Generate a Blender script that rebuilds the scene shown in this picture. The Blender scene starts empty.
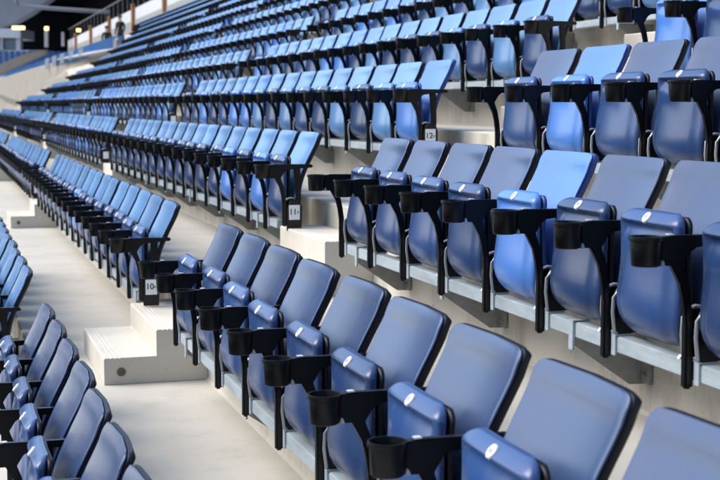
import bpy, bmesh, math, random
from mathutils import Vector, Matrix
random.seed(7)
S = bpy.context.scene
COL = S.collection
R = math.radians

# ------------------------------------------------------------------ camera
YAW, PITCH, FPX = 0.2963, -0.0984, 1379.5
CAMZ = 1.40
cam = bpy.data.cameras.new('camera')
cam.sensor_width = 36.0
cam.lens = FPX / 720 * 36
cam.clip_start = 0.05
cam.clip_end = 2000
cam.dof.use_dof = True
cam.dof.focus_distance = 5.2
cam.dof.aperture_fstop = 6.3
cam_o = bpy.data.objects.new('camera', cam)
cam_o.location = (0, 0, CAMZ)
cam_o.rotation_euler = (math.pi / 2 + PITCH, 0, -YAW)
COL.objects.link(cam_o)
S.camera = cam_o

# ------------------------------------------------------------------ sky, sun, exposure
SUN_DIR = Vector((-0.62, 0.30, 0.74)).normalized()      # towards the sun: over the pitch, on the far side
el = math.asin(SUN_DIR.z)
az = math.atan2(SUN_DIR.x, SUN_DIR.y)
W = bpy.data.worlds.new("World")
S.world = W
W.use_nodes = True
wn = W.node_tree
bg = wn.nodes['Background']
sky = wn.nodes.new('ShaderNodeTexSky')
sky.sky_type = 'NISHITA'
sky.sun_disc = False
sky.sun_elevation = el
sky.sun_rotation = az
sky.dust_density = 2.0
wn.links.new(sky.outputs[0], bg.inputs[0])
bg.inputs[1].default_value = 0.15
sl = bpy.data.lights.new('sun', 'SUN')
sl.energy = 1.2
sl.angle = R(45)
sl.color = (1.0, 0.95, 0.87)
so = bpy.data.objects.new('sun', sl)
so.rotation_euler = SUN_DIR.to_track_quat('Z', 'Y').to_euler()
so.location = (-10, 5, 20)
COL.objects.link(so)
S.view_settings.view_transform = 'Standard'
S.view_settings.look = 'None'
S.view_settings.gamma = 1
S.view_settings.exposure = 1.28
S.view_settings.use_curve_mapping = False

# ------------------------------------------------------------------ materials
def mat(name, col, rough=0.5, metal=0.0, var=0.0, scale=6.0, bump=0.0, bscale=40.0, col2=None, objvar=0.0,
        emit=None, estr=0.0, coat=0.0, spec=0.5, stretch=(1, 1, 1), rvar=0.0):
    m = bpy.data.materials.new(name)
    m.use_nodes = True
    nt = m.node_tree
    b = nt.nodes['Principled BSDF']
    b.inputs['Base Color'].default_value = (*col, 1)
    b.inputs['Roughness'].default_value = rough
    b.inputs['Metallic'].default_value = metal
    b.inputs['Specular IOR Level'].default_value = spec
    if coat:
        b.inputs['Coat Weight'].default_value = coat
        b.inputs['Coat Roughness'].default_value = 0.15
    tc = nt.nodes.new('ShaderNodeTexCoord')
    mp = nt.nodes.new('ShaderNodeMapping')
    mp.inputs['Scale'].default_value = stretch
    nt.links.new(tc.outputs['Object'], mp.inputs[0])
    out = None
    if var or col2 or rvar:
        n = nt.nodes.new('ShaderNodeTexNoise')
        n.inputs['Scale'].default_value = scale
        n.inputs['Detail'].default_value = 6
        n.inputs['Roughness'].default_value = 0.65
        nt.links.new(mp.outputs[0], n.inputs['Vector'])
        mx = nt.nodes.new('ShaderNodeMix')
        mx.data_type = 'RGBA'
        c2 = col2 or tuple(max(0, c * (1 - var)) for c in col)
        mx.inputs['A'].default_value = (*col, 1)
        mx.inputs['B'].default_value = (*c2, 1)
        rp = nt.nodes.new('ShaderNodeValToRGB')
        rp.color_ramp.elements[0].position = 0.35
        rp.color_ramp.elements[1].position = 0.7
        nt.links.new(n.outputs['Fac'], rp.inputs[0])
        nt.links.new(rp.outputs[0], mx.inputs['Factor'])
        out = mx.outputs['Result']
        if rvar:
            mr = nt.nodes.new('ShaderNodeMapRange')
            mr.inputs['To Min'].default_value = rough - rvar
            mr.inputs['To Max'].default_value = rough + rvar
            nt.links.new(n.outputs['Fac'], mr.inputs['Value'])
            nt.links.new(mr.outputs[0], b.inputs['Roughness'])
    if objvar:
        oi = nt.nodes.new('ShaderNodeObjectInfo')
        hs = nt.nodes.new('ShaderNodeHueSaturation')
        mr = nt.nodes.new('ShaderNodeMapRange')
        mr.inputs['To Min'].default_value = 1 - objvar
        mr.inputs['To Max'].default_value = 1 + objvar
        nt.links.new(oi.outputs['Random'], mr.inputs['Value'])
        nt.links.new(mr.outputs[0], hs.inputs['Value'])
        if out:
            nt.links.new(out, hs.inputs['Color'])
        else:
            hs.inputs['Color'].default_value = (*col, 1)
        out = hs.outputs[0]
    if out:
        nt.links.new(out, b.inputs['Base Color'])
    if bump:
        n2 = nt.nodes.new('ShaderNodeTexNoise')
        n2.inputs['Scale'].default_value = bscale
        n2.inputs['Detail'].default_value = 4
        nt.links.new(mp.outputs[0], n2.inputs['Vector'])
        bp = nt.nodes.new('ShaderNodeBump')
        bp.inputs['Strength'].default_value = bump
        bp.inputs['Distance'].default_value = 0.01
        nt.links.new(n2.outputs['Fac'], bp.inputs['Height'])
        nt.links.new(bp.outputs[0], b.inputs['Normal'])
    if emit:
        b.inputs['Emission Color'].default_value = (*emit, 1)
        b.inputs['Emission Strength'].default_value = estr
    return m

def plastic(name, col, objvar=0.12):
    dust = tuple(c * .86 + .014 for c in col)
    return mat(name, col, rough=0.26, col2=dust, scale=7, objvar=objvar, bump=0.005, bscale=320, rvar=0.07, stretch=(1, 1.6, .5))

M = {
    'slate': plastic('slate_blue_plastic', (0.034, 0.065, 0.150)),
    'slate_pan': plastic('slate_blue_pan_plastic', (0.019, 0.056, 0.168), 0.26),
    'sky': plastic('sky_blue_plastic', (0.094, 0.228, 0.455), 0.14),
    'bright': plastic('bright_blue_plastic', (0.070, 0.205, 0.58), 0.06),
    'shell': mat('navy_shade_and_liner', (0.003, 0.004, 0.010), 0.42, spec=.3),  # near-black paints the shade on backrest sides; pan liners share it
    'shell_blue': mat('blue_shade_and_liner', (0.015, 0.04, 0.20), 0.45),  # dark blue paints the shaded sides of bright backrests; their liners too
    'black': mat('black_plastic', (0.0025, 0.0025, 0.003), 0.38, spec=.28, bump=0.05, bscale=300),
    'post': mat('black_painted_metal', (0.0035, 0.004, 0.005), 0.35, spec=.35),
    'steel': mat('bright_steel', (0.75, 0.75, 0.74), 0.28, metal=1.0),
    'edge_highlight': mat('grey_highlight_metal', (0.50, 0.51, 0.52), 0.35, metal=0.6),  # pale grey paints in the highlights on black brackets and armrests
    'galv': mat('galvanised_steel', (0.43, 0.50, 0.53), 0.45, metal=0.15, var=0.32, scale=22, bump=0.05, stretch=(1, .25, 1)),
    'galv_dark': mat('dull_galvanised_steel', (0.34, 0.345, 0.32), 0.55, metal=0.3, var=0.3, scale=20),
    'disc': mat('white_enamel', (0.62, 0.63, 0.63), 0.3),
    'ink': mat('grey_ink', (0.10, 0.10, 0.12), 0.6),
    'sign': mat('white_sign_plate', (0.80, 0.81, 0.80), 0.4),
    'dark_ink': mat('black_ink', (0.02, 0.02, 0.02), 0.6),
    'plug': mat('dark_plug', (0.13, 0.115, 0.08), 0.7, var=.4, scale=60),
    'wall_paint': mat('white_wall_paint', (0.52, 0.53, 0.55), 0.6, var=0.1, scale=1.5),
    'void': mat('unlit_void_black', (0.006, 0.006, 0.008), 0.9, spec=0.1),  # near-black colour stands in for the deep shade under the roof
    'orange': mat('orange_paint', (0.36, 0.17, 0.06), 0.6),
    'grey_paint': mat('grey_paint', (0.38, 0.39, 0.42), 0.6, var=0.15, scale=1),
    'soffit': mat('grey_soffit', (0.20, 0.22, 0.25), 0.5, var=0.2, scale=.5),
    'lamp': mat('warm_lamp', (1, .75, .35), 0.5, emit=(1, .62, .22), estr=1.6),
    'glass': mat('greenish_glazing', (0.12, 0.17, 0.18), 0.12, var=0.3, scale=.8),
    'wood': mat('brown_concrete', (0.30, 0.26, 0.20), 0.8, var=0.2, scale=.6),
    'far_stand': mat('dark_blue_grey_stand', (0.045, 0.055, 0.08), 0.8, var=.4, scale=.3),
    'hair': mat('dark_hair', (0.02, 0.015, 0.012), 0.7),
    'grass': mat('pitch_grass', (0.05, 0.10, 0.03), 0.9, var=.3, scale=2),
}

def concrete(name, base, stain, riser=False):
    m = bpy.data.materials.new(name)
    m.use_nodes = True
    nt = m.node_tree
    b = nt.nodes['Principled BSDF']
    b.inputs['Roughness'].default_value = 0.85
    b.inputs['Specular IOR Level'].default_value = 0.25
    tc = nt.nodes.new('ShaderNodeTexCoord')
    def noise(scale, st, det=5, ro=.6):
        mp = nt.nodes.new('ShaderNodeMapping')
        mp.inputs['Scale'].default_value = st
        nt.links.new(tc.outputs['Object'], mp.inputs[0])
        n = nt.nodes.new('ShaderNodeTexNoise')
        n.inputs['Scale'].default_value = scale
        n.inputs['Detail'].default_value = det
        n.inputs['Roughness'].default_value = ro
        nt.links.new(mp.outputs[0], n.inputs['Vector'])
        return n.outputs['Fac']
    def ramp(f, a, c):
        r = nt.nodes.new('ShaderNodeMapRange')
        r.inputs['From Min'].default_value = a
        r.inputs['From Max'].default_value = c
        nt.links.new(f, r.inputs['Value'])
        return r.outputs[0]
    def mix(f, A, B):
        x = nt.nodes.new('ShaderNodeMix')
        x.data_type = 'RGBA'
        nt.links.new(f, x.inputs['Factor'])
        for nm, v in (('A', A), ('B', B)):
            if isinstance(v, tuple):
                x.inputs[nm].default_value = (*v, 1)
            else:
                nt.links.new(v, x.inputs[nm])
        return x.outputs['Result']
    big = ramp(noise(1.3, (1, 1, 1), 6, .62), .38, .68)
    c = mix(big, base, tuple(v * .84 for v in base))
    st = ramp(noise(3.2, (1, 1, .3) if riser else (1, 1, 1), 8, .72), .52, .74)
    c = mix(st, c, stain)
    fine = ramp(noise(95, (1, 1, 1), 3), .57, .80)
    c = mix(fine, c, tuple(v * .72 for v in base))
    pit = ramp(noise(26, (1, 1, .6) if riser else (1, 1, 1), 2, .5), .70, .78)
    c = mix(pit, c, tuple(v * (.6 if riser else .74) for v in base))
    nt.links.new(c, b.inputs['Base Color'])
    bp = nt.nodes.new('ShaderNodeBump')
    bp.inputs['Strength'].default_value = .12
    bp.inputs['Distance'].default_value = .006
    nt.links.new(noise(60, (1, 1, 1), 5), bp.inputs['Height'])
    nt.links.new(bp.outputs[0], b.inputs['Normal'])
    return m
M['conc'] = concrete('floor_concrete', (0.50, 0.48, 0.418), (0.385, 0.367, 0.312))
M['conc_riser'] = concrete('riser_concrete', (0.56, 0.53, 0.455), (0.27, 0.245, 0.195), True)
M['conc_step'] = concrete('step_concrete', (0.60, 0.565, 0.485), (0.47, 0.44, 0.375))
M['conc_beige'] = concrete('beige_wall_concrete', (0.30, 0.28, 0.235), (0.23, 0.21, 0.175), True)

# ------------------------------------------------------------------ mesh helpers
class MB:
    def __init__(self):
        self.v = []; self.f = []; self.mi = []
    def add(self, vs, fs, mi=0):
        o = len(self.v)
        self.v += [tuple(p) for p in vs]
        for f in fs:
            self.f.append(tuple(i + o for i in f)); self.mi.append(mi)
        return self
    def box(self, a, b, mi=0):
        x0, y0, z0 = a; x1, y1, z1 = b
        return self.add([(x0, y0, z0), (x1, y0, z0), (x1, y1, z0), (x0, y1, z0), (x0, y0, z1), (x1, y0, z1), (x1, y1, z1), (x0, y1, z1)],
                 [(0, 3, 2, 1), (4, 5, 6, 7), (0, 1, 5, 4), (1, 2, 6, 5), (2, 3, 7, 6), (3, 0, 4, 7)], mi)
    def prism(self, poly, y0, y1, mi=0):       # poly in (x,z), extruded along y
        n = len(poly)
        vs = [(x, y0, z) for x, z in poly] + [(x, y1, z) for x, z in poly]
        fs = [tuple(range(n)), tuple(range(2 * n - 1, n - 1, -1))]
        fs += [(i, i + n, (i + 1) % n + n, (i + 1) % n) for i in range(n)]
        return self.add(vs, fs, mi)
    def tube(self, pts, r, seg=8, mi=0):
        pts = [Vector(p) for p in pts]
        rings = []
        for i, p in enumerate(pts):
            t = (pts[min(i + 1, len(pts) - 1)] - pts[max(i - 1, 0)]).normalized()
            a = Vector((0, 0, 1)) if abs(t.z) < .9 else Vector((0, 1, 0))
            u = t.cross(a).normalized(); w = t.cross(u).normalized()
            rr = r[i] if isinstance(r, (list, tuple)) else r
            rings.append([p + u * rr * math.cos(2 * math.pi * k / seg) + w * rr * math.sin(2 * math.pi * k / seg) for k in range(seg)])
        return self.loft(rings, mi)
    def loft(self, rings, mi=0, caps=True):
        n = len(rings[0])
        vs = [p for r in rings for p in r]
        fs = []
        for i in range(len(rings) - 1):
            for k in range(n):
                fs.append((i * n + k, i * n + (k + 1) % n, (i + 1) * n + (k + 1) % n, (i + 1) * n + k))
        if caps:
            fs.append(tuple(range(n - 1, -1, -1)))
            fs.append(tuple(range((len(rings) - 1) * n, len(rings) * n)))
        return self.add(vs, fs, mi)
    def cyl(self, c, axis, r, h, seg=16, mi=0):
        c = Vector(c); axis = Vector(axis).normalized()
        return self.tube([c, c + axis * h], r, seg, mi)
    def mesh(self, name, mats, smooth=False, bevel=0.0):
        me = bpy.data.meshes.new(name)
        me.from_pydata(self.v, [], self.f)
        for m in (mats if isinstance(mats, (list, tuple)) else [mats]):
            me.materials.append(m)
        for p, i in zip(me.polygons, self.mi):
            p.material_index = i
        bm = bmesh.new(); bm.from_mesh(me)
        bmesh.ops.recalc_face_normals(bm, faces=bm.faces)
        if bevel:
            es = [e for e in bm.edges if len(e.link_faces) == 2 and e.calc_face_angle(0) > 0.6]
            bmesh.ops.bevel(bm, geom=es, offset=bevel, segments=2, affect='EDGES', clamp_overlap=True)
        bm.to_mesh(me); bm.free()
        if smooth or bevel:
            for p in me.polygons:
                p.use_smooth = True
            me.set_sharp_from_angle(angle=R(50 if not bevel else 40))
        me.update()
        return me

def put(name, me, parent=None, loc=(0, 0, 0), rot=(0, 0, 0), scale=(1, 1, 1)):
    o = bpy.data.objects.new(name, me)
    COL.objects.link(o)
    o.parent = parent
    o.location = loc; o.rotation_euler = rot; o.scale = scale
    return o
def tag(o, label, cat, group=None):
    o['label'] = label; o['category'] = cat
    if group: o['group'] = group
    return o
def structure(o):
    o['kind'] = 'structure'
    return o
def sm(a, b, t):
    t = max(0, min(1, (t - a) / (b - a)))
    return t * t * (3 - 2 * t)
def lerp(tab, z):
    for (z0, a), (z1, b) in zip(tab, tab[1:]):
        if z0 <= z <= z1:
            t = (z - z0) / (z1 - z0)
            return a + (b - a) * t
    return tab[0][1] if z < tab[0][0] else tab[-1][1]
def spline(tab, z):            # smooth (Catmull-Rom) interpolation of a table
    n = len(tab)
    if z <= tab[0][0]: return tab[0][1]
    if z >= tab[-1][0]: return tab[-1][1]
    for i in range(n - 1):
        if tab[i][0] <= z <= tab[i + 1][0]:
            break
    x0, y0 = tab[max(i - 1, 0)]; x1, y1 = tab[i]; x2, y2 = tab[i + 1]; x3, y3 = tab[min(i + 2, n - 1)]
    h = x2 - x1; t = (z - x1) / h
    m1 = (y2 - y0) / (x2 - x0) * h if x2 != x0 else 0
    m2 = (y3 - y1) / (x3 - x1) * h if x3 != x1 else 0
    return (2 * t**3 - 3 * t**2 + 1) * y1 + (t**3 - 2 * t**2 + t) * m1 + (-2 * t**3 + 3 * t**2) * y2 + (t**3 - t**2) * m2

# ------------------------------------------------------------------ terraces
RUN, RISER0 = 0.826, 1.285
FLOOR = {10: 0.0, 9: -0.36, 11: 0.40, 12: 0.83, 13: 1.24, 14: 1.67, 15: 2.15, 16: 2.63, 17: 3.11, 18: 3.59, 19: 4.06, 20: 4.52, 21: 4.98}
for k in (8, 7, 6, 5, 4):
    FLOOR[k] = FLOOR[k + 1] - 0.34
def riser(row):
    return RISER0 + RUN * (row - 10) + (.055 if row > 10 else 0)
def seatline(row):
    return RISER0 + RUN * (row - 10)

def terrace(name, rows, d0, d1, last=None):
    prof = []
    r0 = rows[0]
    prof.append((riser(r0 - 1), FLOOR[r0] - 2.6))
    for r in rows:
        f = FLOOR[r]
        prof += [(riser(r - 1) - .0, f - .008), (riser(r - 1) + .010, f), (riser(r) - .012, f), (riser(r), f + .012)]
    top = FLOOR[rows[-1] + 1] if rows[-1] + 1 in FLOOR else FLOOR[rows[-1]] + .46
    prof += [(riser(rows[-1]), top - .008), (riser(rows[-1]) + .01, top), (last or riser(rows[-1]) + .8, top)]
    mb = MB()
    ys = [d0]
    while ys[-1] < d1 - .01:
        ys.append(min(d1, ys[-1] + 4))
    n = len(prof)
    for y in ys:
        mb.v += [(x, y, z) for x, z in prof]
    for j in range(len(ys) - 1):
        for i in range(n - 1):
            a = j * n + i
            mb.f.append((a, a + n, a + n + 1, a + 1))
            dz = abs(prof[i + 1][1] - prof[i][1]); dx = abs(prof[i + 1][0] - prof[i][0])
            mb.mi.append((2 if i == 0 else 1) if dz > dx else 0)
    # end faces
    for j in (0, len(ys) - 1):
        o = j * n
        for i in range(n - 1):
            p, q = prof[i], prof[i + 1]
            b = len(mb.v)
            if abs(p[0] - q[0]) > 1e-6:
                mb.v += [(p[0], ys[j], -4), (q[0], ys[j], -4), (q[0], ys[j], q[1]), (p[0], ys[j], p[1])]
                mb.f.append((b, b + 1, b + 2, b + 3)); mb.mi.append(1)
    me = bpy.data.meshes.new(name)
    me.from_pydata(mb.v, [], mb.f)
    me.materials.append(M['conc']); me.materials.append(M['conc_riser']); me.materials.append(M['conc_beige'])
    for p, i in zip(me.polygons, mb.mi): p.material_index = i
    return structure(put(name, me))
terrace('terrace', [4, 5, 6, 7, 8, 9, 10, 11, 12, 13, 14, 15, 16, 17, 18, 19, 20], -6, 48.1, last=13.0)
terrace('upper_terrace', [16, 17, 18, 19, 20], 48.104, 74, last=13.0)
g = MB(); g.add([(-600, -600, -3.2), (600, -600, -3.2), (600, 900, -3.2), (-600, 900, -3.2)], [(0, 1, 2, 3)])
structure(put('ground', g.mesh('ground', M['grey_paint'])))
g = MB(); g.add([(-90, -60, -3.19), (-12, -60, -3.19), (-12, 60, -3.19), (-90, 60, -3.19)], [(0, 1, 2, 3)])
structure(put('pitch', g.mesh('pitch', M['grass'])))

def other_stand(loc, rz, length):  # unseen stands, added to darken seat reflections and the camera-facing sides
    prof = [(0, -3.2), (0, 0), (34, 19), (34, 34), (6, 31), (6, 32.2), (38, 36), (38, -3.2)]
    o = put('unseen_stand', MB().prism(prof, -length / 2, length / 2).mesh('unseen_stand', M['far_stand']), None, loc, (0, 0, rz))
    return structure(o)
other_stand((-100, 10, 0), math.pi, 190)
other_stand((-30, -62, 0), -math.pi / 2, 120)

# ------------------------------------------------------------------ aisles and blocks of seats
NEAR_END = 6.50                                     # far edge of the near block
BLOCKS = [(7.66, 15.93), (16.92, 25.85), (26.85, 35.6), (37.0, 48.0)]
AISLE = [(6.86, 7.84), (15.98, 16.88), (25.9, 26.8), (35.8, 36.8)]
ORD = ['first', 'second', 'third', 'fourth', 'fifth', 'sixth', 'seventh', 'eighth', 'ninth', 'tenth', 'eleventh', 'twelfth',
       'thirteenth', 'fourteenth', 'fifteenth', 'sixteenth', 'seventeenth', 'eighteenth', 'nineteenth', 'twentieth', 'twenty-first', 'twenty-second', 'twenty-third']
def rowphrase(r):
    if r == 9: return 'row below the one marked 10'
    if r in (10, 11, 12): return 'row marked %d' % r
    return '%s row above the one marked 12' % ORD[r - 13]
PITCHW = {9: .504, 10: .5225, 11: .4705, 12: .5043}
def project(x, y, z):
    cy, sy, cp, sp = math.cos(YAW), math.sin(YAW), math.cos(PITCH), math.sin(PITCH)
    z -= CAMZ
    cx = x * cy - y * sy; cz = y * cy + x * sy
    zz = cz * cp + z * sp; yy = z * cp - cz * sp
    if zz < .3: return None
    return 360 + FPX * cx / zz, 240 - FPX * yy / zz, zz

# step blocks in the aisles
def step_mesh(name, rise, d0, d1, wide):
    h = rise / 3; w = d1 - d0; a = -.525; b = -.262
    prof = [(a, 0)]
    def tread(x0, x1, z):
        p = [(x0, z - .006), (x0 + .006, z)]
        for q in (.028, .050, .072):
            if x0 + q + .012 < x1:
                p += [(x0 + q, z), (x0 + q + .002, z - .003), (x0 + q + .006, z - .003), (x0 + q + .008, z)]
        return p
    prof += tread(a, b, h) + [(b - .004, h), (b, h + .004)]
    prof += tread(b, 0, 2 * h) + [(-.002, 2 * h), (-.002, 0)]
    return MB().prism(prof, 0, w).mesh(name, M['conc_step'])
PLUG = MB().cyl((0, 0, 0), (0, -1, 0), .022, .004, 24).mesh('plug', M['plug'])
AISLE_NAMES = ['nearest aisle', 'second aisle', 'third aisle', 'fourth aisle']
for ai, (d0, d1) in enumerate(AISLE):
    for r in range(9, 19):
        rise = FLOOR[r + 1] - FLOOR[r]
        p = project(riser(r) - .3, (d0 + d1) / 2, FLOOR[r] + .2)
        if p is None or not (-15 < p[0] < 735 and -15 < p[1] < 500): continue
        if ai == 3 and r > 12: continue
        o = put('step_block', step_mesh('step_block', rise, d0, d1, 0), None, (riser(r), d0, FLOOR[r] + .002))
        tag(o, 'pale concrete step block in the %s, %s' % (AISLE_NAMES[ai], rowphrase(r)), 'step', 'concrete step blocks in the aisles')
        pl = put('plug', PLUG, o, (-.525 + .085, .001, .062))

# ------------------------------------------------------------------ seat meshes (x towards the riser, y along the row, z up; riser at x=0)
def ring(xf, thick, w, z, bulge, n=36, ey=.32, ex=.7, flute=0.0, groove=None):
    pts = []
    for k in range(n):
        a = 2 * math.pi * k / n
        c, s = math.cos(a), math.sin(a)
        y = w * math.copysign(abs(c) ** ey, c)
        x = xf + thick / 2 + thick / 2 * math.copysign(abs(s) ** ex, s)
        u = y / w
        x -= bulge * (1 - u * u)
        if s < 0:
            if flute: x += flute * math.cos(u * 7.5)
            if groove: x += groove * sm(.93, .74, abs(u))
        pts.append((x, y, z))
    return pts
BACK_X = [(.355, -.135), (.40, -.152), (.50, -.148), (.58, -.128), (.66, -.094), (.74, -.054), (.80, -.024), (.83, -.008), (.845, .004)]
def back_levels():
    z = [.36, .38, .42, .46, .50, .54, .58, .62, .66, .70, .73, .755, .775, .79, .802, .812, .820, .826, .8305, .8335, .835]
    return z
def back_w(z, W=.2105, top=.835, r=.027):
    w = W - .012 * sm(.5, .36, z) - .006 * sm(.80, .55, z)
    if z > top - r:
        t = z - (top - r)
        w = W - r + math.sqrt(max(r * r - t * t, 1e-7)) * 1.0
    if z < .38: w -= .02
    return w
mb = MB()
rings = []
for z in back_levels():
    w = back_w(z)
    # gently dished front with a raised top lip
    lip = -.005 * sm(.765, .81, z)
    rings.append(ring(spline(BACK_X, z) + lip, .011 * (1 if z < .829 else max(.35, (.8355 - z) / .0065)), w, z, -.020 * sm(.35, .5, z) + .006 * sm(.76, .82, z), ey=.10, ex=.55, n=52))
BACK_MB = mb.loft(rings)
mb = MB()
rings = []
for z in back_levels():
    zz = z - .001
    w = back_w(z) + .001
    th = .028 * (1 if z < .822 else max(.45, (.842 - z) / .020))
    rings.append(ring(spline(BACK_X, z) -.005 * sm(.765, .81, z) + .0085, th, w, zz, (-.020 * sm(.35, .5, z) + .006 * sm(.76, .82, z)), ey=.10, ex=.40, n=52))
SHELL_MB = mb.loft(rings)  # dark rear half carries the painted shade of a one-piece backrest
PAN_X = [(.325, -.150), (.335, -.178), (.355, -.206), (.39, -.225), (.43, -.230), (.48, -.225), (.54, -.217), (.60, -.213), (.645, -.2140), (.667, -.2160), (.675, -.2155), (.681, -.2125), (.688, -.2060), (.694, -.1995), (.698, -.193), (.701, -.187), (.702, -.182)]
PAN_W = [(.325, .080), (.332, .112), (.345, .142), (.37, .170), (.41, .186), (.46, .189), (.54, .182), (.62, .178), (.655, .178), (.670, .1765), (.680, .172), (.688, .164), (.694, .154), (.699, .141), (.702, .128)]
PAN_Z = [.325, .328, .333, .341, .352, .368, .39, .42, .45, .48, .51, .54, .57, .59, .605, .617, .626, .634, .641, .647, .652, .656, .660, .663, .666, .669, .672, .675, .678, .682, .686, .690, .694, .697, .699, .701, .702]
mb = MB()
rings = []
for z in PAN_Z:
    xf = spline(PAN_X, z)
    gr = .017 * sm(.590, .657, z) * (1 - sm(.661, .671, z))
    back = -.182 + .008 * sm(.6, .701, z)
    th = max(.012, back - xf)
    rings.append(ring(xf, th, lerp(PAN_W, z), z, .006 * sm(.717, .60, z) + .003, ey=.22, ex=.7, n=64, flute=.0065 * sm(.64, .5, z), groove=gr))
PAN_MB = mb.loft(rings)
BACK = {c: BACK_MB.mesh('backrest', M[m], True) for c, m in (('slate', 'slate'), ('sky', 'sky'), ('bright', 'bright'))}
SHELL = {c: SHELL_MB.mesh('shaded_back_shell', M[m], True) for c, m in (('slate', 'shell'), ('sky', 'shell'), ('bright', 'shell_blue'))}
PAN = {c: PAN_MB.mesh('seat_pan', M[m], True) for c, m in (('slate', 'slate_pan'), ('sky', 'sky'), ('bright', 'bright'))}
# black liner behind the pan (its upper side when folded down)
mb = MB(); rings = []
for z in PAN_Z[4:-4]:
    xf = spline(PAN_X, z)
    back = -.182 + .008 * sm(.6, .701, z)
    rings.append(ring(max(back, xf + .012) - .004, .020, lerp(PAN_W, z) + .004, z - .001, .004, ey=.22, ex=.6, n=40))
LINER = {c: mb.__class__().loft(rings).mesh('pan_liner', M[m], True) for c, m in (('slate', 'shell'), ('sky', 'shell'), ('bright', 'shell_blue'))}
# number disc on the lip
DISC = MB().loft([[(r_ * math.cos(2 * math.pi * k / 28), r_ * math.sin(2 * math.pi * k / 28), h_) for k in range(28)]
                  for r_, h_ in ((.0175, -.004), (.0175, .002), (.016, .0034), (.012, .0044), (.007, .0050), (.002, .0052))]).mesh('number_disc', M['disc'], True)
DISC_ROT = (0, R(-52), 0)
DISC_LOC = (-.2125, .0, .6845)
# armrest with its post
mb = MB()
T = .014
mb.prism([(-.312, .652), (-.275, .657), (-.06, .655), (-.05, .645), (-.052, .636), (-.15, .629), (-.205, .623), (-.221, .612), (-.243, .577), (-.312, .577)], -T, T)
def strip(center, widths):
    L, Rr = [], []
    for i, (x, z) in enumerate(center):
        a = center[max(i - 1, 0)]; b = center[min(i + 1, len(center) - 1)]
        t = Vector((b[0] - a[0], b[1] - a[1])).normalized(); nrm = Vector((-t.y, t.x))
        w = widths[i] / 2
        L.append((x + nrm.x * w, z + nrm.y * w)); Rr.append((x - nrm.x * w, z - nrm.y * w))
    return L + Rr[::-1]
mb.prism(strip([(-.266, .598), (-.254, .565), (-.238, .53), (-.229, .49), (-.222, .44), (-.219, .38), (-.219, .31)], [.044, .031, .026, .024, .024, .024, .024]), -.011, .011)
mb.prism([(-.166, .630), (-.126, .633), (-.122, .47), (-.128, .36), (-.150, .325), (-.206, .33), (-.206, .39), (-.152, .46), (-.158, .55)], -.0105, .0105)
ARM_MB = mb
LEG = MB().prism([(-.233, .244), (-.209, .244), (-.206, .252), (-.206, .43), (-.233, .43)], -.0135, .0135)
LEG_ME = LEG.mesh('post', M['post'], True, .006)
ARM_ME = ARM_MB.mesh('armrest', M['black'], True, .004)
ENDLEG_ME = MB().prism([(-.233, .30), (-.206, .30), (-.206, .43), (-.233, .43)], -.0135, .0135).mesh('post', M['post'], True, .006)
# cup holder: tapered, hollow, flat bottom
def cup():
    mb = MB(); n = 28; rings = []
    for r, z in [(.001, .577), (.034, .577), (.0375, .580), (.0405, .640), (.0405, .644), (.0445, .645), (.0455, .650), (.0445, .656), (.0415, .656), (.0385, .640), (.034, .583), (.001, .583)]:
        rings.append([(-.350 + r * math.cos(2 * math.pi * k / n), r * math.sin(2 * math.pi * k / n), z) for k in range(n)])
    mb.loft(rings, caps=False)
    return mb
CUP_MB = cup()
CUP_ME = CUP_MB.mesh('cup_holder', M['black'], True)
PIN_ME = MB().box((-.290, -.011, .6565), (-.270, .011, .6605)).mesh('hinge_glint', M['disc'], True, .002)  # white piece stands in for the glint on the arm's hinge
LATCH_ME = MB().prism([(-.313, .5765), (-.299, .5765), (-.303, .588), (-.309, .594)], -.016, .016).mesh('latch_glint', M['edge_highlight'], True, .001)  # pale sliver stands in for a glint beside the cup's base
# pivot bracket at each side of the pan
mb = MB()
mb.prism([(-.208, .322), (-.13, .322), (-.125, .42), (-.15, .452), (-.19, .452), (-.207, .43), (-.212, .39)], -.005, .005)
PIV_BLACK = mb
mb2 = MB(); mb2.v = list(mb.v); mb2.f = list(mb.f); mb2.mi = list(mb.mi)
mb2.tube([(-.209, 0, .325), (-.216, 0, .385), (-.213, 0, .43), (-.200, 0, .452), (-.178, 0, .459), (-.155, 0, .455)], .0062, 8, 1)  # pale rim drawn as the highlight along the bracket's rounded edge
PIV_ME = mb2.mesh('pivot_bracket', [M['post'], M['edge_highlight']], True)
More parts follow.
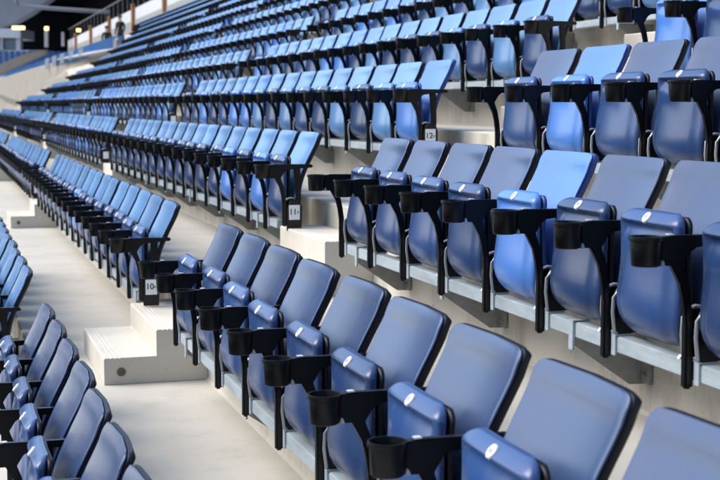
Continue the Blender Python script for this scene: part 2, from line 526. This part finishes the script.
# cheap joined versions for the far rows
def simple_seat(mb, x, y, z, s, cb, cp, ms):
    """a reduced seat written into one mesh; ms maps material keys to slots"""
    k = s / .5
    def rr(levels, tab, th, wf, off=0):
        out = []
        for q in levels:
            w = wf(q) * k
            xx = spline(tab, q) + off
            out.append([(x + xx, y - w, z + q), (x + xx + th, y - w, z + q), (x + xx + th, y + w, z + q), (x + xx, y + w, z + q)])
        return out
    mb.loft(rr([.45, .58, .66, .74, .80, .825, .835], BACK_X, .016, back_w), ms[cb])
    mb.loft(rr([.40, .58, .66, .74, .80, .822, .831], BACK_X, .034, lambda q: back_w(q) - .003, .0165), ms['shell'])
    mb.loft(rr([.328, .35, .40, .50, .60, .65, .68, .70, .715], PAN_X, .05, lambda q: lerp(PAN_W, q)), ms[cp])
    yb = y + s / 2
    mb.add([(x + a, yb + b, z + c) for a, b, c in
            [(-.39, -.04, .65), (-.31, -.04, .65), (-.31, .04, .65), (-.39, .04, .65), (-.385, -.035, .58), (-.315, -.035, .58), (-.315, .035, .58), (-.385, .035, .58)]],
           [(0, 1, 2, 3), (4, 7, 6, 5), (0, 4, 5, 1), (1, 5, 6, 2), (2, 6, 7, 3), (3, 7, 4, 0)], ms['black'])
    mb2 = MB().prism([(-.31, .655), (-.05, .655), (-.05, .63), (-.15, .617), (-.23, .60), (-.20, .50), (-.2, .24), (-.236, .24), (-.238, .50), (-.31, .585)], -.013, .013)
    mb.add([(a + x, b + yb, c + z) for a, b, c in mb2.v], mb2.f, ms['black'])

# ------------------------------------------------------------------ list all seats
seats = []      # (depth, row, block, index from the steps, x, y, z, pitch)
for r in range(9, 21):
    s0 = PITCHW.get(r, .49)
    # near block: count from its far end (at the steps) towards the camera
    off = {9: 6.335, 10: 6.25, 11: 6.27, 12: 6.255}.get(r, 6.25)
    for i in range(16):
        y = off - i * s0
        seats.append((r, 0, i, y, s0))
    for bi, (a, b) in enumerate(BLOCKS):
        end = b
        if r == 16 and bi == 3: end = 50.0
        if r == 17 and bi == 3: end = 54.0
        if r == 18 and bi == 3: end = 56.5
        if r == 19 and bi == 3: end = 62.0
        if r == 20 and bi == 3: end = 68.0
        if r == 9 and bi > 0: continue
        n = round((end - a - .04) / s0); s = (end - a - .04) / n
        for i in range(n):
            seats.append((r, bi + 1, i, a + .02 + s * (i + .5), s))
vis = []
for (r, b, i, y, s) in seats:
    x = seatline(r); z = FLOOR[r]
    ok = False; dep = 0
    for (ax, ay, az) in ((-.02, s * .36, .82), (-.02, -s * .36, .82), (-.2, 0, .69), (-.2, -s * .35, .4), (-.35, s / 2, .65), (-.2, s * .5, .3), (-.1, 0, .6)):
        p = project(x + ax, y + ay, z + az)
        if p and -4 < p[0] < 722 and -2 < p[1] < 482:
            ok = True
        if p: dep = p[2]
    if ok: vis.append((dep, r, b, i, x, y, z, s))
vis.sort()
near = vis[:298]
far = vis[298:]
print('seats in view', len(vis), 'far', len(far))

BLOCKNAME = ['near block', 'second block', 'third block', 'fourth block', 'fifth block']
def colours(r, b, i):
    rnd = random.random()
    if b == 0:
        if (r, i) in {(11, 4), (12, 1), (13, 0), (14, 0), (14, 1), (13, -1)}: return 'bright', 'bright'
        return 'slate', 'slate'
    if r >= 12:
        return ('bright' if rnd < .14 else 'sky'), ('bright' if rnd < .22 else ('sky' if rnd > .7 else 'slate'))
    if rnd < .10: return 'sky', 'bright'
    return 'sky', 'slate'
CNAME = {'slate': 'slate blue', 'sky': 'pale blue', 'bright': 'bright blue'}

def full_seat():
    root = bpy.data.objects.new('folding_seat', None)
    root.empty_display_size = .1
    COL.objects.link(root)
    bk = put('backrest', BACK['slate'], root)
    put('shaded_back_shell', SHELL['slate'], bk)
    pn = put('seat_pan', PAN['slate'], root)
    put('pan_liner', LINER['slate'], pn)
    put('number_disc', DISC, pn, DISC_LOC, DISC_ROT)
    ar = put('armrest', ARM_ME, root)
    put('post', LEG_ME, ar)
    put('cup_holder', CUP_ME, ar)
    put('hinge_glint', PIN_ME, ar)
    put('latch_glint', LATCH_ME, ar)
    put('pivot_bracket', PIV_ME, root)
    put('pivot_bracket', PIV_ME, root)
    return root
def base(n): return n.split('.')[0]
def copy_obj(o, parent=None):
    c = o.copy(); COL.objects.link(c); c.parent = parent
    return c
proto = full_seat()
KIDS = list(proto.children)
GRAND = {k: list(k.children) for k in KIDS}
TXT = []
first = True
for (dep, r, b, i, x, y, z, s) in near:
    cb, cp = colours(r, b, i)
    if first:
        root = proto; kids = KIDS; first = False; made = [(k, list(k.children)) for k in kids]
    else:
        root = copy_obj(proto)
        made = []
        for k in KIDS:
            if dep > 22 and base(k.name) == 'pivot_bracket': continue
            c = copy_obj(k, root)
            gs = []
            for gch in GRAND[k]:
                if dep > 14 and base(gch.name) in ('hinge_glint', 'latch_glint', 'pan_liner'): continue
                gs.append(copy_obj(gch, c))
            made.append((c, gs))
    root.location = (x, y, z)
    root.rotation_euler = (0, 0, R(random.gauss(0, .10)))
    k = s / .5
    side = -1
    for c, gs in made:
        n = base(c.name)
        if n == 'backrest':
            c.data = BACK[cb]; c.scale = (1, k, 1); c.rotation_euler = (0, R(random.gauss(0, .22)), 0)
            for q in gs: q.data = SHELL[cb]
        elif n == 'seat_pan':
            c.data = PAN[cp]; c.scale = (1, k, 1)
            tilt = R(random.gauss(0, 1.6))
            c.rotation_euler = (0, tilt, 0); c.location = (-.17 + .17 * math.cos(tilt) - .35 * math.sin(tilt), 0, .35 - .35 * math.cos(tilt) - .17 * math.sin(tilt))
            for q in gs:
                if base(q.name) == 'pan_liner': q.data = LINER[cp]
                if base(q.name) == 'number_disc':
                    q.scale = (1, 1 / k, 1)
                    if dep < 7.6 and b == 0:
                        TXT.append((q, 9 + i * 1, r))
        elif n == 'armrest':
            c.location = (0, s / 2, 0)
        elif n == 'pivot_bracket':
            c.location = (0, side * (s / 2 - .036), 0); side = 1
    if b == 0:
        lab = '%s seat, %s from the steps, %s, %s' % (CNAME[cb], ORD[i], BLOCKNAME[0], rowphrase(r))
    else:
        lab = '%s seat, %s beyond the steps, %s, %s' % (CNAME[cb], ORD[i], BLOCKNAME[b], rowphrase(r))
    lab = lab.replace('first from the steps', 'beside the steps').replace('first beyond the steps', 'right beside the steps')
    tag(root, lab, 'seat', 'folding stadium seats')

def text_mesh(name, body, size, m, ext=0.0004):
    cu = bpy.data.curves.new(name, 'FONT')
    cu.body = body; cu.size = size; cu.extrude = ext; cu.offset = size * .018
    cu.align_x = 'CENTER'; cu.align_y = 'CENTER'
    cu.materials.append(m)
    tmp = bpy.data.objects.new('text_tmp', cu); COL.objects.link(tmp)
    bpy.context.view_layer.update()
    me = bpy.data.meshes.new_from_object(tmp.evaluated_get(bpy.context.evaluated_depsgraph_get()))
    bpy.data.objects.remove(tmp); me.name = name
    return me
for q, n, r in TXT:
    # the seat number printed on the disc, read from the pitch side
    t = put('numeral', text_mesh('numeral', str(n), .0175, M['ink']), q.parent)
    t.location = (DISC_LOC[0] - math.sin(R(52)) * .0050, DISC_LOC[1], DISC_LOC[2] + math.cos(R(52)) * .0050)
    t.rotation_euler = Matrix(((0, -math.cos(R(52)), -math.sin(R(52))), (-1, 0, 0), (0, -0.0 + math.sin(R(52)), math.cos(R(52))))).to_euler()

# distant seats, far beyond the 300 nearest: one mass
ms = {'slate': 0, 'sky': 1, 'bright': 2, 'shell': 3, 'black': 4}
mb = MB()
for (dep, r, b, i, x, y, z, s) in far:
    cb, cp = colours(r, b, i)
    simple_seat(mb, x, y, z, s, cb, cp, ms)
me = mb.mesh('distant_seats', [M['slate_pan'], M['sky'], M['bright'], M['shell'], M['black']])
o = put('distant_seats', me)
o['kind'] = 'stuff'
tag(o, 'mass of distant blue folded seats filling the far blocks of the stand', 'seats')

# ------------------------------------------------------------------ beams, brackets and row end stands
BRK_ME = MB().prism([(-.205, .252), (-.15, .252), (-.004, .252), (-.004, .10), (-.04, .105), (-.205, .235)], -.004, .004).mesh('bracket', M['galv_dark'])
mb = MB().prism([(-.204, .265), (.053, .265), (.053, .10), (-.005, .102), (-.204, .240)], -.004, .004)
mb.box((.040, -.05, .105), (.051, -.004, .20)); mb.cyl((.040, -.026, .13), (-1, 0, 0), .009, .010, 6); mb.cyl((.040, -.026, .175), (-1, 0, 0), .009, .010, 6)
BRK_ME = mb.mesh('bracket', M['galv_dark'])
mb = MB()
mb.box((-.212, -.012, .258), (-.2065, .012, .321)); mb.box((-.212, -.012, .3155), (-.15, .012, .320)); mb.cyl((-.205, 0, .320), (0, 0, 1), .008, .008, 6)
CLAMP_ME = mb.mesh('clamp', M['steel'])
CLAMP_ME.materials.clear(); CLAMP_ME.materials.append(M['galv'])
STRAP_ME = MB().box((-.214, -.015, .225), (-.2065, .015, .3165)).box((-.214, -.015, .3167), (-.15, .015, .3205)).mesh('strap', M['galv'], True, .001)
BOLT_ME = MB().cyl((-.212, 0, .318), (-1, 0, .6), .0075, .010, 8).mesh('bolt', M['steel'], True)
rows_in = {}
for (dep, r, b, i, x, y, z, s) in vis:
    rows_in.setdefault((r, b), []).append((y, s, dep))
SIGN_ME = MB().box((-.200, -.003, 0), (-.136, 0, .085)).mesh('sign_plate', M['sign'], True, .001)
PANEL_ME = MB().prism([(-.212, .275), (-.125, .275), (-.120, .41), (-.135, .45), (-.19, .45), (-.212, .40)], -.006, .006).mesh('side_panel', M['post'], True, .002)
for (r, b), lst in sorted(rows_in.items()):
    if len(lst) < 2: continue
    y0 = min(y - s / 2 for y, s, d in lst); y1 = max(y + s / 2 for y, s, d in lst)
    dmin = min(d for _, _, d in lst)
    s = lst[0][1]
    if b == 0: y0 -= .5
    else: y0 += .24
    bm_ = MB().box((-.2055, y0, .266), (-.155, y1 + .02, .3145))
    o = put('seat_beam', bm_.mesh('seat_beam', M['galv'], True, .003), None, (seatline(r), 0, FLOOR[r]))
    tag(o, 'galvanised beam under seats, %s, %s' % (BLOCKNAME[b], rowphrase(r)), 'beam', 'galvanised seat beams')
    if dmin < 18:
        bx = y1 - .22
        while bx > y0:
            br = put('bracket', BRK_ME, o, (0, bx, 0)); put('strap', STRAP_ME, br); bx -= s * 2.5
        for (y, s_, d) in lst:
            if d > 13: continue
            put('clamp', CLAMP_ME, o, (0, y + s_ / 2 - .034, 0))
            put('bolt', BOLT_ME, o, (0, y - s_ / 2 + .04, 0))
    # end stand with armrest and row number, at the near end of every block beyond the first steps
    if b > 0 and dmin < 60:
        ye = min(y - s_ / 2 for y, s_, d in lst)
        st = bpy.data.objects.new('end_stand', None); COL.objects.link(st); st.empty_display_size = .1
        st.location = (seatline(r), ye, FLOOR[r])
        ar = put('armrest', ARM_ME, st); put('post', ENDLEG_ME, ar); put('cup_holder', CUP_ME, ar)
        pa = put('side_panel', PANEL_ME, st, (0, -.02, 0))
        tag(st, 'black end stand with row number, %s, %s' % (BLOCKNAME[b], rowphrase(r)), 'end stand', 'black end stands with row numbers')
        if dmin < 45:
            sp = put('sign_plate', SIGN_ME, pa, (0, -.006, .338))
            if r < 14 and b == 1:
                t = put('numeral', text_mesh('numeral', str(r), .046, M['dark_ink']), sp, (-.176, -.0035, .045), (math.pi / 2, 0, 0))
                t2 = put('arrow', text_mesh('arrow', '\u00bb', .026, M['ink']), sp, (-.147, -.0035, .045), (math.pi / 2, 0, 0))

# ------------------------------------------------------------------ back of the stand: parapet, railing, wall
def parapet():
    root = bpy.data.objects.new('concourse_parapet', None); COL.objects.link(root)
    L = 10.6
    zb, z0, z1 = 4.98, 6.02, 6.66
    put('panel', MB().box((L, 24, z0), (L + .12, 118, z1)).mesh('panel', M['wall_paint'], True, .01), root)
    put('plinth', MB().box((L - .03, 24, zb - .3), (L + .10, 118, z0 - .002)).mesh('plinth', M['galv_dark']), root)
    y = 33.2
    while y < 112:
        put('post', MB().box((L - .20, y, zb), (L - .004, y + .26, z1 + .25)).mesh('post', M['orange'], True, .01), root)
        y += 11.0
    tag(root, 'white panelled concourse wall with orange posts behind the top seats', 'wall')
    rl = bpy.data.objects.new('railing', None); COL.objects.link(rl)
    bar = MB().box((L + .03, 0, z1), (L + .055, .03, z1 + .9)).mesh('bar', M['galv_dark'])
    y = 30.0
    while y < 118:
        put('bar', bar, rl, (0, y, 0)); y += 2.2
    put('handrail', MB().box((L + .02, 30, z1 + .9), (L + .07, 118, z1 + .93)).mesh('handrail', M['galv_dark']), rl)
    tag(rl, 'grey vertical bar railing on top of the white concourse wall', 'railing')
parapet()
o = put('back_wall', MB().box((17, -10, 3), (17.4, 190, 26)).mesh('back_wall', M['void'])); structure(o)
o = put('end_wall', MB().box((-60, 172, -3), (17, 172.5, 30)).mesh('end_wall', M['void'])); structure(o)
o = put('roof', MB().box((10.0, 92, 13.5), (17, 172, 14.0)).mesh('roof', M['void'])); structure(o)

def at(px, py, Z):
    """a point of the far end of the ground, worked out from its bearing and distance"""
    cy, sy, cp, sp = math.cos(YAW), math.sin(YAW), math.cos(PITCH), math.sin(PITCH)
    X = (px - 360) / FPX * Z; Yc = (240 - py) / FPX * Z
    fwd = cp * Z - sp * Yc; up = sp * Z + cp * Yc
    return Vector((X * cy + fwd * sy, -X * sy + fwd * cy, up + CAMZ))

def slab(name, pts, thick, m):
    """outline pts (3d) given a thickness along +y"""
    n = len(pts)
    vs = [tuple(p) for p in pts] + [(p[0] + thick * .29, p[1] + thick, p[2]) for p in pts]
    fs = [tuple(range(n)), tuple(range(2 * n - 1, n - 1, -1))] + [(i, i + n, (i + 1) % n + n, (i + 1) % n) for i in range(n)]
    return MB().add(vs, fs).mesh(name, m)

# diagonal concrete side wall of the next stand, with its own seats above it
wall = bpy.data.objects.new('side_wall', None); COL.objects.link(wall)
def wp(px, py, t):                      # t 0..1 along the wall: 56 m to 92 m away
    return at(px, py, 56 + (92 - 56) * t)
top = [wp(-25, 86, 1.0), wp(33, 64.5, .66), wp(64, 55.5, .48), wp(96, 48, .22), wp(117, 38, 0)]
bot = [wp(-25, 150, 1.0), wp(33, 150, .66), wp(64, 140, .48), wp(96, 130, .22), wp(117, 120, 0)]
put('wall_face', slab('wall_face', top + bot[::-1], .5, M['conc_beige']), wall)
put('coping', slab('coping', [p + Vector((0, -.06, .02)) for p in top] + [p + Vector((0, -.06, -.42)) for p in top[::-1]], .6, M['grey_paint']), wall)
for (a, b_, ya, yb) in ((45, 49, 59, 69), (52, 56, 56.5, 67), (60, 64, 54, 63.5), (69, 73, 51.5, 60), (78.5, 83, 49, 56.5)):
    t = (117 - a) / 142
    Z = 56 + 36 * t - .9
    put('panel', slab('panel', [at(a, ya, Z), at(b_, ya - 1.3, Z), at(b_, yb - 1.3, Z), at(a, yb, Z)], .15, M['wall_paint']), wall)
tag(wall, 'long sloping beige concrete wall with white panels at the far end of the stand', 'wall')
# seats of the next stand above that wall
mb = MB()
for k in range(1):
    for j in range(80):
        t = j / 79
        p = wp(-25 + 142 * t, 84 - 49 * t - .4 * math.sin(t * 3.1), 1 - t)
        p = p + Vector((.35 * k, .9 * k + .7, -.42))
        mb.box((p.x - .02, p.y, p.z - .1), (p.x + .34, p.y + .12, p.z + .42), 0 if (j * 7 + k) % 11 else 1)
        mb.box((p.x + .34, p.y + .02, p.z - .1), (p.x + .40, p.y + .14, p.z + .40), 2)
o = put('distant_seat_rows', mb.mesh('distant_seat_rows', [M['sky'], M['bright'], M['shell']]))
o['kind'] = 'stuff'; tag(o, 'band of blue seats in the next stand above the sloping beige wall', 'seats')
# brown stair wall and a further bank of seats
pts = [at(-12, 69, 118), at(24, 54, 118), at(44, 50.5, 118), at(46, 53, 118), at(24, 63, 118), at(-12, 79, 118)]
o = put('stair_wall', slab('stair_wall', pts, .8, M['wood'])); tag(o, 'brown sloping stair wall beside the far bank of seats', 'wall')
mb = MB()
for k in range(9):
    for j in range(34):
        p = at(-8, 68 - 1.75 * k, 124 + k * .9) + Vector((.55 * j, 0, -.1))
        mb.box((p.x, p.y, p.z - .55), (p.x + .44, p.y + .12, p.z + .42), 0 if (j * 5 + k) % 7 else 1)
o = put('distant_end_seats', mb.mesh('distant_end_seats', [M['sky'], M['bright']])); o['kind'] = 'stuff'
tag(o, 'far bank of tiny blue seats below the white hospitality box', 'seats')
o = put('end_terrace', slab('end_terrace', [at(-12, 50, 134), at(48, 50, 134), at(48, 90, 134), at(-12, 90, 134)], 3, M['conc_beige'])); structure(o)
# hospitality box: white fascia, glazing, column
hb = bpy.data.objects.new('hospitality_box', None); COL.objects.link(hb)
put('fascia', slab('fascia', [at(-14, 28, 138), at(20.5, 28.5, 138), at(20.5, 38, 138), at(-14, 37.5, 138)], 6, M['wall_paint']), hb)
put('window', slab('window', [at(-14, 37.6, 138.6), at(16, 38, 138.6), at(16, 49.5, 138.6), at(-14, 49.5, 138.6)], .3, M['glass']), hb)
put('column', slab('column', [at(16, 38.1, 138.2), at(20.5, 38.1, 138.2), at(20.5, 50, 138.2), at(16, 50, 138.2)], 1, M['wall_paint']), hb)
put('column', slab('column', [at(0, 38.1, 138.2), at(3, 38.1, 138.2), at(3, 50, 138.2), at(0, 50, 138.2)], 1, M['grey_paint']), hb)
put('rail', slab('rail', [at(4, 50, 133), at(30, 50, 133), at(30, 52.4, 133), at(4, 52.4, 133)], .2, M['wall_paint']), hb)
tag(hb, 'white hospitality box with dark glazing under the far roof', 'building')
# grey canopy with a pale tube along its edge
cn = bpy.data.objects.new('canopy', None); COL.objects.link(cn)
put('soffit', slab('soffit', [at(-14, -22, 112), at(70, -22, 112), at(50, -2, 112), at(30, 13, 112), at(14, 22, 112), at(-14, 29, 112)], 2.0, M['soffit']), cn)
put('tube', MB().tube([at(15, -20, 109), at(15.5, 0, 109), at(18, 5, 109), at(24, 6.3, 109), at(62, 9, 109), at(110, 12, 109)], .16, 10).mesh('tube', M['soffit'], True), cn)
tag(cn, 'grey underside of the roof canopy with a pale pipe in the top corner', 'canopy')
for nm, (a, b_, c, d), lab in (('strip_lamp', (12, 24, 26, 29.2), 'long warm strip lamp above the white hospitality box'),
                               ('wall_lamp', (44.5, 47.8, 26.5, 30), 'small warm lamp on top of the white pillar'),
                               ('round_lamp', (76.5, 80, 28.5, 31.5), 'small round warm lamp near the concourse railing')):
    o = put(nm, slab(nm, [at(a, c, 110), at(b_, c, 110), at(b_, d, 110), at(a, d, 110)], .3, M['lamp'])); tag(o, lab, 'lamp')
for px, w, y0, y1, lab in ((46, 1.6, 30.2, 47, 'slim white pillar below a small warm lamp'), (62.5, 1.2, 32, 46, 'slim grey pillar between the white pillar and the railing')):
    o = put('pillar', slab('pillar', [at(px - w, y0, 111), at(px + w, y0, 111), at(px + w, y1, 111), at(px - w, y1, 111)], .3, M['grey_paint'])); tag(o, lab, 'pillar')
# white end post by the top rows
o = put('end_post', MB().box((6.30, 51.0, 2.6), (6.50, 51.4, 3.72)).mesh('end_post', M['conc_beige'], True, .02)); tag(o, 'short cream concrete post at the far end of the upper rows', 'post')

# ------------------------------------------------------------------ the two people at the top of the stand
def person_mat(name, top, legs):
    m = bpy.data.materials.new(name); m.use_nodes = True
    nt = m.node_tree; b = nt.nodes['Principled BSDF']; b.inputs['Roughness'].default_value = .8
    tc = nt.nodes.new('ShaderNodeTexCoord'); sp = nt.nodes.new('ShaderNodeSeparateXYZ')
    nt.links.new(tc.outputs['Object'], sp.inputs[0])
    r = nt.nodes.new('ShaderNodeValToRGB'); r.color_ramp.interpolation = 'CONSTANT'
    r.color_ramp.elements[0].color = (*legs, 1)
    e = r.color_ramp.elements[1]; e.position = .86 / 2; e.color = (*top, 1)
    e = r.color_ramp.elements.new(1.44 / 2); e.color = (.45, .27, .19, 1)
    mt = nt.nodes.new('ShaderNodeMath'); mt.operation = 'MULTIPLY'; mt.inputs[1].default_value = .5
    nt.links.new(sp.outputs['Z'], mt.inputs[0]); nt.links.new(mt.outputs[0], r.inputs[0]); nt.links.new(r.outputs[0], b.inputs['Base Color'])
    return m
def person(loc, rz, h, top, legs, label):
    J = [((0, 0, .95), .135), ((0, 0, 1.10), .125), ((0, 0, 1.28), .15), ((0, .01, 1.42), .10), ((0, .015, 1.50), .055), ((0, .03, 1.57), .075), ((0, .03, 1.66), .095), ((0, .02, 1.73), .07),
         ((.19, 0, 1.38), .065), ((.24, -.02, 1.12), .05), ((.22, .10, .90), .038), ((.215, .14, .80), .04),
         ((-.19, 0, 1.38), .065), ((-.24, -.02, 1.12), .05), ((-.22, .10, .90), .038), ((-.215, .14, .80), .04),
         ((.10, 0, .86), .10), ((.11, .02, .50), .07), ((.11, -.02, .10), .05), ((.11, .12, .04), .045),
         ((-.10, 0, .86), .10), ((-.11, -.02, .50), .07), ((-.11, -.06, .10), .05), ((-.11, .08, .04), .045)]
    E = [(0, 1), (1, 2), (2, 3), (3, 4), (4, 5), (5, 6), (6, 7), (3, 8), (8, 9), (9, 10), (10, 11), (3, 12), (12, 13), (13, 14), (14, 15),
         (0, 16), (16, 17), (17, 18), (18, 19), (0, 20), (20, 21), (21, 22), (22, 23)]
    me = bpy.data.meshes.new('person'); me.from_pydata([j[0] for j in J], E, [])
    o = put('person', me, None, loc, (0, 0, rz), (h / 1.78,) * 3)
    md = o.modifiers.new('skin', 'SKIN')
    for v, (_, rr) in zip(me.skin_vertices[0].data, J):
        v.radius = (rr, rr * (.8 if rr > .09 else 1)); v.use_root = False
    me.skin_vertices[0].data[0].use_root = True
    sd = o.modifiers.new('sub', 'SUBSURF'); sd.levels = 1; sd.render_levels = 2
    me.materials.append(person_mat('clothes_' + label.split()[1], top, legs))
    mb = MB(); rings = []
    for t in range(7):
        a = t / 6 * 1.75
        rr = .112 * math.sin(a) + .004
        rings.append([(rr * math.cos(2 * math.pi * k / 16), .012 + rr * 1.08 * math.sin(2 * math.pi * k / 16), 1.675 + .115 * math.cos(a)) for k in range(16)])
    put('hair', mb.loft(rings).mesh('hair', M['hair'], True), o)
    tag(o, label, 'person')
    return o
hp = at(120, 14.5, 58)
person((hp.x, hp.y, 3.60), R(140), hp.z - 3.60, (.005, .005, .006), (.008, .008, .012), 'person in dark jacket standing at the end of the top rows')
hp = at(106.7, 25.5, 70)
person((hp.x, hp.y, 3.60), R(170), hp.z - 3.60, (.010, .010, .012), (.02, .02, .025), 'person farther off in dark clothes before the white concourse wall')
